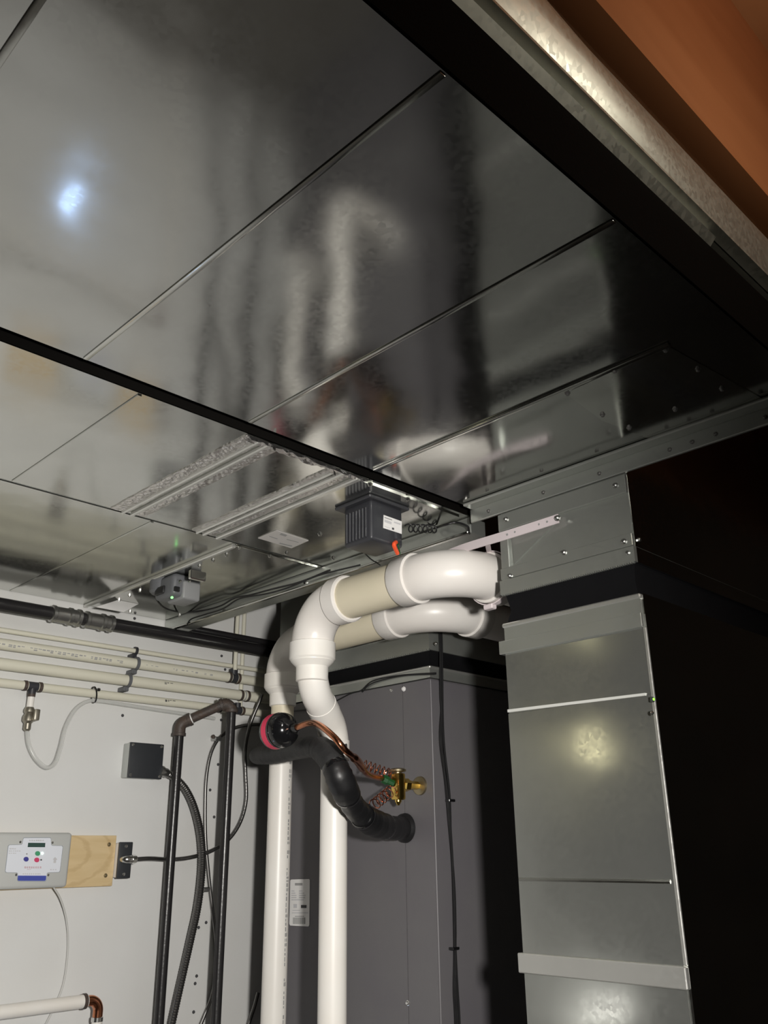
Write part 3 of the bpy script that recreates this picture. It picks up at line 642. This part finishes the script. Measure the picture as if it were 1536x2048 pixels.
for k in (0, 1):
    c_ = at(361+k*19, 1160, 'y', q.y-0.066); part('clamp_stud', MB().lathe(c_ + V((0,0.008,0)), (-0.2,-1,-0.4), [(0, 0.004), (0.012, 0.004), (0.014, 0.002)], 10), 'zinc', ac)
c_ = at(355,1178,'y',q.y-0.061); part('terminal_slot', MB().rbox(c_.x-0.008, c_.x+0.006, c_.y-0.002, c_.y+0.004, c_.z-0.006, c_.z+0.006, 0.001, 1), 'rubber', ac)
c_ = at(344,1195,'y',q.y-0.058); part('status_light', MB().lathe(c_, (-0.3,-1,-0.2), [(-0.003, 0.003), (0.002, 0.003), (0.003, 0.0015)], 10), 'led_green', ac)
part('actuator_cord', MB().tube(spline([at(310,1184,'z',0.612), at(314,1200,'z',0.598), at(330,1216,'z',0.60), at(360,1224,'x',1.29), at(400,1222,'x',1.295), at(440,1212,'x',1.296), at(470,1196,'x',1.296), at(500,1190,'x',1.296), at(545,1178,'x',1.296), at(600,1164,'x',1.296), at(660,1140,'x',1.296)], 8), 0.0024, 8), 'rubber', ac)

wr = part('thermostat_wire', MB().tube(spline([at(374,1249,'x',1.294), at(383,1238,'x',1.294), at(410,1229,'x',1.294), at(447,1217,'x',1.294), at(480,1197,'x',1.294), at(540,1186,'x',1.294), at(585,1172,'x',1.294), at(640,1150,'x',1.294), at(720,1130,'x',1.294)], 8), 0.0020, 8), 'rubber', None,
          'thin black wire draped along the lip at the end of the branch ducts', 'wire')

# ================================================================== wiring on the cabinet
cw = thing('control_cable', 'bundle of thin black cables hanging down the corner of the grey cabinet', 'cable', (1.62, 1.445, -1.4))
for off, pts in ((0, [(878,1236), (880,1300), (882,1350), (884,1400), (880,1478), (890,1560), (897,1640), (904,1720), (907,1800), (909,1897), (908,1980), (911,2048), (912,2200)]),
                 (1, [(882,1236), (884,1300), (885,1400), (886,1450), (889,1500), (899,1590), (902,1680), (909,1780), (911,1860), (911,1897), (915,1980), (919,2048), (921,2200)]),
                 (2, [(880,1236), (881,1380), (883,1420), (884,1500), (894,1580), (900,1640), (906,1740), (909,1820), (910,1897), (912,1990), (915,2048), (916,2200)])):
    part('cable', MB().tube(spline([at(*p, 'y', YC-0.006-0.002*off) for p in pts], 6), 0.0026, 8), 'rubber', cw)
for p in ((903,1601), (911,1897)):
    c_ = at(*p, 'y', YC-0.012); part('cable_tie', MB().rbox(c_.x-0.012, c_.x+0.010, c_.y-0.004, c_.y+0.010, c_.z-0.003, c_.z+0.003, 0.001, 1), 'gloss_black', cw)
mb = MB()
part('sensor_wire', MB().tube(spline([at(*p, 'x', X2-0.007) for p in [(560,1425), (640,1415), (700,1388), (722,1381), (745,1362), (790,1352), (835,1348), (872,1346)]], 8), 0.0018, 8), 'rubber', None,
     'thin black wire sagging along the collar above the grey cabinet', 'wire')
part('sensor_wire', MB().tube(spline([at(*p, 'x', X2-0.007) for p in [(725,1384), (738,1370), (765,1360), (810,1351), (872,1348)]], 8), 0.0016, 8), 'rubber', None,
     'short black wire branching beneath the collar above the grey cabinet', 'wire')

# ================================================================== black iron pipes
ip = thing('gas_pipe', 'thick black iron pipe with two grey couplings along the top of the white wall', 'pipe', (1.2, 2.16, 0.56))
part('pipe', MB().cyl((-1.2, 2.16, 0.578), (2.3, 2.16, 0.578), 0.0172, 24), 'iron', ip)
for a, b in ((102,160), (170,226)):
    xa = at(a, 1222, 'y', 2.16).x; xb = at(b, 1240, 'y', 2.16).x; L = xb-xa
    part('coupling', MB().lathe((xa, 2.16, 0.578), (1,0,0), [(0, 0.019), (0.002, 0.0225), (L*0.12, 0.0225), (L*0.15, 0.0205), (L*0.55, 0.0205), (L*0.58, 0.0235), (L*0.68, 0.0235), (L*0.71, 0.0205), (L*0.85, 0.0205), (L*0.88, 0.0235), (L-0.002, 0.0235), (L, 0.019)], 24), 'steel', ip)
part('gas_pipe', MB().cyl(at(383,1257,'y',2.165), (2.3, 2.165, at(540,1287,'y',2.165).z), 0.0095, 16), 'iron', None, 'slim black pipe just above the thick black iron pipe, behind the duct lip', 'pipe')
gf = thing('iron_pipe_frame', 'upright loop of black iron pipe with two elbows in front of the white wall', 'pipe', (1.4, 2.12, -1.5))
a = at(360,1448,'y',2.17); b = at(464,1401,'y',2.07)
RI = 0.0128
part('upright_pipe', MB().cyl((a.x, a.y, -1.5), (a.x, a.y, a.z-0.01), RI, 20), 'iron', gf)
part('upright_pipe', MB().cyl((b.x, b.y, -1.5), (b.x, b.y, b.z-0.01), RI, 20), 'iron', gf)
hd = (b-a).normalized(); part('cross_pipe', MB().cyl(a + hd*0.012, b - hd*0.012, RI, 20), 'iron_fit', gf)
for c_, s_ in ((a, 1), (b, -1)):
    e_ = fillet([c_ + V((0,0,-0.030)), c_, c_ + hd*s_*0.030], 0.020, 8)
    el = part('pipe_elbow', MB().tube(e_, RI+0.0035, 20), 'iron_fit', gf)
    mb = MB(); mb.lathe(c_ + V((0,0,-0.024)), (0,0,-1), [(0, RI+0.003), (0.001, RI+0.0055), (0.009, RI+0.0055), (0.010, RI)], 20); mb.lathe(c_ + hd*s_*0.024, hd*s_, [(0, RI+0.003), (0.001, RI+0.0055), (0.009, RI+0.0055), (0.010, RI)], 20)
    part('elbow_rim', mb, 'iron_fit', el)
part('thread_sealant', MB().lathe(a + hd*0.0335, hd, [(0, RI+0.0015), (0.003, RI+0.001)], 20), 'paper', gf)

# ================================================================== plastic water lines on the wall
def crimp(t, x, y, z, r, d=(1,0,0)):
    part('crimp_ring', MB().lathe(V((x, y, z)) - V(d)*0.0045, d, [(0, r+0.0005), (0.001, r+0.0018), (0.008, r+0.0018), (0.009, r+0.0005)], 20), 'iron_fit', t)
rows = [(0.527, 0.0066, 'thin cream plastic water line, uppermost of four under the black iron pipe', None),
        (0.490, 0.0143, 'printed cream plastic water line, second of four under the black iron pipe', 'print'),
        (0.441, 0.0150, 'thick cream plastic water line, third of four under the black iron pipe', None),
        (0.396, 0.0110, 'cream plastic water line with a hanging drain valve, lowest of four under the black iron pipe', None)]
WL = []
for z, r, lb, pr_ in rows:
    y = YW - 0.0185 - r
    t = thing('water_line', lb, 'pipe', (1.2, y, z-r), 'plastic water lines on the wall')
    part('pipe', MB().cyl((-1.2, y, z), (2.3, y, z), r, 20), 'pex', t); WL.append((t, y, z, r))
    if pr_:
        mb = MB(); print_on(mb, (0, y, z), (1,0,0), (0,-0.98,-0.2), r, 0.80, 1.16, 0.003, 0.007); print_on(mb, (0, y, z), (1,0,0), (0,-0.98,-0.2), r, 1.22, 1.45, 0.010, 0.005); part('printed_lettering', mb, 'print_grey', t, smooth=False)
for row, px, py in ((2, 330, 1358), (3, 330, 1407)):
    t, y, z, r = WL[row]; xx = at(px, py, 'y', y-r).x; mb = MB(); print_on(mb, (0, y, z), (1,0,0), (0,-0.95,0.3), r, xx, xx+0.028, 0.003, 0.006); part('printed_lettering', mb, 'print_dark', t, smooth=False)
def tee(row, pa, pb, arm):
    t, y, z, r = WL[row]; xa = at(pa, 1390, 'y', y-r).x; xb = at(pb, 1390, 'y', y-r).x; xm = (xa+xb)/2
    part('tee_fitting', MB().cyl((xa, y, z), (xb, y, z), r*1.03, 20), 'plastic_dark', t)
    crimp(t, xa-0.006, y, z, r); crimp(t, xb+0.006, y, z, r)
    if arm: part('tee_branch', MB().cyl((xm, y, z), (xm, y, z+arm), r*0.9, 16), 'plastic_dark', t)
    return xm
xt = tee(3, 56, 77, -0.020)
t, y, z, r = WL[3]
crimp(t, xt, y, z-0.022, 0.008, (0,0,-1))
part('drain_stub', MB().cyl((xt, y, z-0.022), (xt, y, z-0.058), 0.0085, 16), 'pvc_white', t)
zv = z-0.052
dv = part('drain_valve', MB().lathe((xt, y, zv), (0,0,-1), [(0, 0.010), (0.006, 0.013), (0.012, 0.013), (0.016, 0.010), (0.024, 0.014), (0.034, 0.014), (0.040, 0.009), (0.054, 0.009), (0.058, 0.006)], 12), 'valve_metal', t, label='tarnished brass drain valve')
part('valve_handle', MB().rbox(xt+0.004, xt+0.018, y-0.026, y-0.008, zv-0.034, zv-0.006, 0.003, 2), 'valve_metal', dv)
tee(1, 465, 476, 0.026); t2, y2_, z2_, r2_ = WL[1]
t3, y3_, z3_, r3_ = WL[2]; xc = at(492, 1394, 'y', y3_-r3_).x
crimp(t3, xc-0.010, y3_, z3_, r3_); crimp(t3, xc+0.014, y3_, z3_, r3_); part('coupling_ring', MB().lathe((xc, y3_, z3_), (1,0,0), [(0, r3_+0.0004), (0.003, r3_+0.001), (0.004, r3_+0.0004)], 20), 'print_grey', t3)
tee(3, 474, 487, 0.022)
t4, y4_, z4_, r4_ = WL[3]; xk = at(443, 1421, 'y', y4_-r4_).x; crimp(t4, xk, y4_, z4_, r4_)
# two slim risers
xr = at(470, 1340, 'y', 2.19).x
part('riser_line', MB().cyl((xr, 2.190, 0.512), (xr, 2.190, 0.86), 0.0066, 14), 'pex', None, 'slim cream riser rising from the black tee of the printed water line', 'pipe', 'slim risers on the wall')
xr2 = at(484, 1340, 'y', 2.223).x
part('riser_line', MB().cyl((xr2, 2.2235, 0.405), (xr2, 2.2235, 0.86), 0.0064, 14), 'pex', None, 'slim cream riser passing behind the water lines to the lowest line', 'pipe', 'slim risers on the wall')
# pipe clips
def clip(row, px, m, label, w_=0.008):
    t, y, z, r = WL[row]; x = at(px, 1330, 'y', y-r).x; R_ = r+0.0028
    c = thing('pipe_clip', label, 'clip', (x, y, z-R_), 'pipe clips on the water lines')
    arc = [(x, y + R_*math.cos(a_), z + R_*math.sin(a_)) for a_ in [math.radians(70 + 245*k/14) for k in range(15)]]
    part('clip_band', MB().ribbon(arc, (1,0,0), w_, 0.004), m, c)
    part('nail_foot', MB().rbox(x-0.011, x+0.004, y-0.004, YW-0.0005, z-R_-0.012, z-R_+0.001, 0.002, 1), m, c)
    part('nail', MB().lathe((x-0.006, y-0.004, z-R_-0.006), (0,-1,0), [(0, 0.0035), (0.002, 0.0030)], 8), m, c)
clip(0, 271, 'plastic_dark', 'black nail clip holding the thin uppermost water line', 0.007)
clip(1, 277, 'plastic_grey', 'grey half-loop clip holding the printed water line')
clip(2, 264, 'plastic_grey', 'grey half-loop clip holding the thick third water line')
# clear drain hose
t, y, z, r = WL[3]
hp = [V((xt, y, zv-0.055)), at(54,1460,'y',2.205), at(58,1490,'y',2.20), at(72,1518,'y',2.195), at(93,1535,'y',2.19), at(110,1526,'y',2.19), at(121,1495,'y',2.195), at(131,1455,'y',2.20), at(150,1420,'y',2.205), at(175,1403,'y',2.205), at(200,1402,'y',2.20), at(260,1411,'y',2.20), at(330,1422,'y',2.205), at(430,1437,'y',2.21)]
part('drain_hose', MB().tube(spline(hp, 8), 0.0052, 12), 'clear_tube', None, 'clear plastic hose looping down from the drain valve on the wall', 'hose')
zt_ = thing('zip_tie', 'black zip tie around the lowest water line and the clear hose', 'zip tie', at(193,1402,'y',y-r))
xz = at(193,1392,'y',y-r).x
part('tie_band', MB().ribbon([(xz-0.003*math.sin(a_)-0.002, y + (r+0.004)*math.cos(a_)*1.0, z-0.003 + (r+0.010)*math.sin(a_)) for a_ in [2*math.pi*k/24 for k in range(25)]], (1,0,0.3), 0.0035, 0.0016), 'gloss_black', zt_)
part('tie_head', MB().rbox(xz-0.004, xz+0.004, y-r-0.012, y-r-0.002, z+0.004, z+0.012, 0.0015, 1), 'gloss_black', zt_)

# ================================================================== electrical boxes and armoured cables
jb = thing('junction_box', 'square electrical junction box with a black cover on the white wall', 'electrical box', at(288,1556,'y',2.2))
yj = 2.190; p0 = at(262,1484,'y',yj); p1 = at(323,1556,'y',yj); zj0, zj1 = at(290,1557,'y',yj).z, at(290,1486,'y',yj).z
box('box_body', (p0.x+0.001, p1.x-0.001, yj+0.004, YW-0.0005, zj0+0.001, zj1-0.001), 'box_grey', jb, 0.003)
cvp = box('cover_plate', (p0.x-0.001, p1.x+0.001, yj, yj+0.005, zj0, zj1), 'cover_black', jb, 0.002)
for x in (p0.x+0.007, p1.x-0.007):
    for z in (zj0+0.007, zj1-0.007): screw(cvp, (x, yj, z), (0,-1,0), 'zinc', 0.7)
zc = at(325,1542,'y',2.2).z
part('cable_connector', MB().lathe((p1.x-0.002, 2.198, zc), (1,0,-0.25), [(0, 0.015), (0.008, 0.015), (0.009, 0.0125), (0.022, 0.0125), (0.026, 0.011)], 12), 'steel', jb)
pts = [V((p1.x+0.018, 2.198, zc-0.005)), at(350,1556,'y',2.195), at(372,1580,'y',2.19), at(390,1620,'y',2.185), at(402,1675,'y',2.18), at(404,1735,'y',2.18), at(396,1810,'y',2.18), at(381,1880,'y',2.185), at(364,1955,'y',2.19), at(345,2040,'y',2.19), at(330,2110,'y',2.19)]
part('flexible_conduit', ribbed(spline(pts, 8), 0.0108, 0.006, 0.12, 12), 'mc_armor', None, 'thick grey armoured conduit curving down from the junction box', 'conduit', 'armoured cables')
pts = [at(266,1719,'y',2.18), at(300,1717,'y',2.185), at(340,1719,'y',2.205), at(380,1715,'y',2.207), at(420,1703,'y',2.207), at(455,1681,'y',2.207), at(480,1645,'y',2.207), at(492,1600,'y',2.207), at(491,1545,'y',2.207), at(490,1500,'y',2.200), at(500,1450,'y',2.178), at(518,1405,'y',2.162), at(524,1388,'y',2.160)]
part('armoured_cable', ribbed(spline(pts, 8), 0.0058, 0.005, 0.14, 10), 'mc_armor', None, 'thin armoured cable sweeping from the black switch box up behind the iron pipe frame', 'cable', 'armoured cables')
pts = [at(545,1452,'y',2.19), at(510,1449,'y',2.205), at(475,1454,'y',2.222), at(449,1467,'y',2.2225), at(433,1483,'y',2.2225), at(420,1512,'y',2.2225), at(412,1560,'y',2.2225), at(410,1620,'y',2.2225), at(411,1680,'y',2.2225), at(416,1740,'y',2.2225), at(420,1778,'y',2.2225), at(425,1820,'y',2.2225), at(431,1870,'y',2.2225), at(433,1930,'y',2.2225), at(424,1990,'y',2.2225), at(409,2030,'y',2.2225), at(390,2075,'y',2.2225)]
mcb = part('armoured_cable', ribbed(spline(pts, 8), 0.0056, 0.005, 0.14, 10), 'mc_armor', None, 'thin armoured cable running from the filter cylinder down the wall beside the iron pipe frame', 'cable', 'armoured cables')
for p, mm in (((436,1478), 'steel'), ((412,1779), 'zinc')):
    c_ = at(*p, 'y', 2.213); part('cable_strap', MB().rbox(c_.x-0.014, c_.x+0.010, c_.y-0.008, YW-0.0004, c_.z-0.006, c_.z+0.006, 0.0025, 1), mm, mcb)
c_ = at(427,1474,'y',2.215); part('strap_nail', MB().lathe(c_, (-0.8,-0.5,0.4), [(0, 0.006), (0.004, 0.006), (0.006, 0.004)], 10), 'iron_fit', mcb)
pts = [at(516,1985,'y',2.21), at(508,2015,'y',2.21), at(498,2045,'y',2.21), at(480,2100,'y',2.21)]
part('armoured_cable', ribbed(spline(pts, 8), 0.0058, 0.005, 0.14, 10), 'mc_armor', None, 'short stretch of armoured cable low on the wall behind the straight vent pipe', 'cable', 'armoured cables')

# ================================================================== controller on its board
cp = thing('backing_board', 'knotty pine board on the wall behind the controller', 'board', (0.98, 2.22, -0.077))
yb = 2.205; c0 = at(234,1671,'y',yb); c1 = at(224,1772,'y',yb)
xb1 = (c0.x+c1.x)/2; zb1 = c0.z; zb0 = c1.z
part('plank', MB().rbox(0.745, xb1, yb, YW-0.0005, zb0, zb1, 0.001, 1), 'pine', cp)
for p in ((218,1689), (211,1751)): screw(cp, at(*p, 'y', yb), (0,-1,0), 'brass_old', 0.9)
ct = thing('controller', 'pale grey controller with a white faceplate, small screen and coloured buttons', 'controller', (0.98, 2.19, -0.085))
yc = 2.170; q0 = at(144,1668,'y',yc); q1 = at(136,1776,'y',yc); xr_ = (q0.x+q1.x)/2
part('case', MB().rbox(0.868, xr_, yc, yb-0.0003, at(70,1777,'y',yc).z, at(70,1665,'y',yc).z, 0.008, 3), 'panel_grey', ct)
def cpx(X, Y, off): return at(X/11.815, 1665+Y/11.815, 'y', yc-off)
poly = [(225,298), (505,290), (530,262), (550,150), (575,132), (1180,130), (1197,150), (1205,290), (1230,312), (1455,318), (1477,345), (1410,905), (1385,935), (1140,942), (1105,962), (1090,1110), (1062,1145), (435,1142), (412,1115), (420,968), (395,944), (150,940), (128,912), (198,325)]
cxm = sum(p[0] for p in poly)/len(poly); cym = sum(p[1] for p in poly)/len(poly)
part('faceplate_border', MB().prism([cpx(cxm+(x-cxm)*1.018, cym+(y-cym)*1.03, 0.0002) for x, y in poly], (0,-0.0006,0)), 'sticker_edge', ct)
fp = part('faceplate', MB().prism([cpx(x, y, 0.0006) for x, y in poly], (0,-0.0008,0)), 'sticker_blue_white', ct)
def fpq(nm, pts, m, o=0.0013, th=0.0006): return part(nm, MB().prism([cpx(x, y, o) for x, y in pts], (0,-th,0)), m, fp)
fpq('display', [(665,242), (1068,246), (1060,348), (652,345)], 'lcd', th=0.001)
fpq('blue_strip', [(424,1018), (1092,1020), (1086,1112), (1060,1142), (437,1140), (414,1115)], 'strip_blue')
def disc(nm, X, Y, R_, m, th=0.003): 
    return part(nm, MB().prism([cpx(X + R_*math.cos(a_), Y + R_*math.sin(a_), 0.0013) for a_ in [2*math.pi*k/20 for k in range(20)]], (0,-th,0)), m, fp)
disc('button', 882, 496, 56, 'btn_green'); disc('button', 862, 648, 56, 'btn_red'); disc('button', 610, 630, 56, 'btn_blue')
disc('indicator', 995, 492, 30, 'led_pale', 0.002); disc('indicator', 967, 646, 18, 'print_dark', 0.002); disc('indicator', 630, 506, 16, 'print_grey', 0.002)
fpq('arrow_mark', [(1300,578), (1355,640), (1328,645), (1318,722), (1262,718), (1270,645), (1246,636)], 'print_pale', 0.0013, 0.0003)
for x0, y0, x1, y1, m in ((690,172,1050,205,'print_pale'), (222,372,395,398,'print_pale'), (212,425,500,450,'print_pale'), (205,478,400,500,'print_pale'), (575,800,990,850,'print_pink'), (640,862,745,880,'print_pink'), (535,965,975,990,'print_pale'), (1185,868,1355,892,'print_pale')):
    n = max(3, int((x1-x0)/48)); mb = MB()
    for k in range(n):
        a_ = x0+(x1-x0)*k/n; b_ = a_ + (x1-x0)/n*random.uniform(0.55, 0.85)
        mb.prism([cpx(a_, y0+random.uniform(0, 6), 0.0013), cpx(b_, y0, 0.0013), cpx(b_, y1, 0.0013), cpx(a_, y1-random.uniform(0, 6), 0.0013)], (0,-0.0003,0))
    part('printed_text', mb, m, fp)
for X, Y in ((480,225), (1240,240), (1140,1005), (380,1000)): screw(ct, cpx(X, Y, 0.0), (0,-1,0), 'zinc', 0.5)
part('controller_wire', MB().tube(spline([at(107,1774,'y',2.19), at(121,1798,'y',2.20), at(132,1836,'y',2.215), at(136,1880,'y',2.223), at(133,1930,'y',2.223), at(126,1970,'y',2.223), at(115,2000,'y',2.223), at(102,2028,'y',2.223), at(80,2070,'y',2.223)], 8), 0.0022, 8), 'wire_white', None, 'thin white wire hanging from the bottom of the controller', 'wire')
sb = thing('switch_box', 'flat black cover box with a silver elbow connector beside the pine board', 'electrical box', at(248,1757,'y',2.2))
ysb = 2.178; a0 = at(240,1684,'y',ysb); a1 = at(266,1757,'y',ysb); zs0 = at(247,1757,'y',ysb).z; zs1 = at(250,1684,'y',ysb).z; xs0 = at(237,1720,'y',ysb).x; xs1 = at(263,1720,'y',ysb).x
box('box_body', (max(xs0, xb1+0.001), xs1-0.002, ysb+0.004, YW-0.0005, zs0+0.002, zs1-0.002), 'paper', sb, 0.003)
cpl = box('cover_plate', (xs0-0.001, xs1+0.001, ysb, ysb+0.005, zs0, zs1), 'cover_black', sb, 0.002)
for z in (zs0+0.010, zs1-0.010): screw(cpl, ((xs0+xs1)/2, ysb, z), (0,-1,0), 'zinc', 0.7)
k0 = at(246,1719,'y',ysb-0.002)
part('elbow_connector', MB().tube(fillet([k0 + V((0,0.004,0)), k0 + V((0,-0.012,0)), k0 + V((0.030,-0.010,0))], 0.009, 6), 0.0095, 14), 'zinc', sb)
part('connector_nut', MB().lathe(k0 + V((0.018,-0.0115,0)), (1,0,0), [(0, 0.011), (0.010, 0.011), (0.011, 0.008)], 8), 'zinc', sb)

# ================================================================== lower-left water pipe
lw = thing('heating_pipe', 'white plastic pipe ending in a copper elbow low on the wall', 'pipe', (1.1, 2.16, -0.40))
yq = 2.165; pe = at(173,2002,'y',yq)
part('pipe', MB().cyl((-1.2, yq, pe.z), (pe.x, yq, pe.z), 0.0148, 24), 'pvc_white', lw)
crimp(lw, pe.x-0.006, yq, pe.z, 0.0150)
e_ = fillet([(pe.x-0.005, yq, pe.z), (pe.x+0.032, yq, pe.z), (pe.x+0.032, yq, pe.z-0.045)], 0.024, 10)
part('copper_elbow', MB().tube(e_, 0.0118, 20), 'copper', lw)
part('elbow_cuff', MB().lathe((pe.x+0.032, yq, pe.z-0.036), (0,0,-1), [(0, 0.012), (0.001, 0.0138), (0.010, 0.0138), (0.011, 0.012)], 20), 'zinc', lw)
part('drop_pipe', MB().cyl((pe.x+0.032, yq, pe.z-0.045), (pe.x+0.032, yq, -1.5), 0.0125, 20), 'pvc_white', lw)

# ================================================================== small wall lamp below the picture, mirrored in the trunk duct
nl = thing('night_lamp', 'small cool white wall lamp below the controller', 'lamp', (0.87, 2.2, -0.66))
box('lamp_base', (0.835, 0.905, 2.200, YW-0.0005, -0.665, -0.575), 'paper', nl, 0.004)
part('lamp_lens', MB().rbox(0.842, 0.898, 2.190, 2.201, -0.658, -0.582, 0.004, 2), 'led_blue', nl)
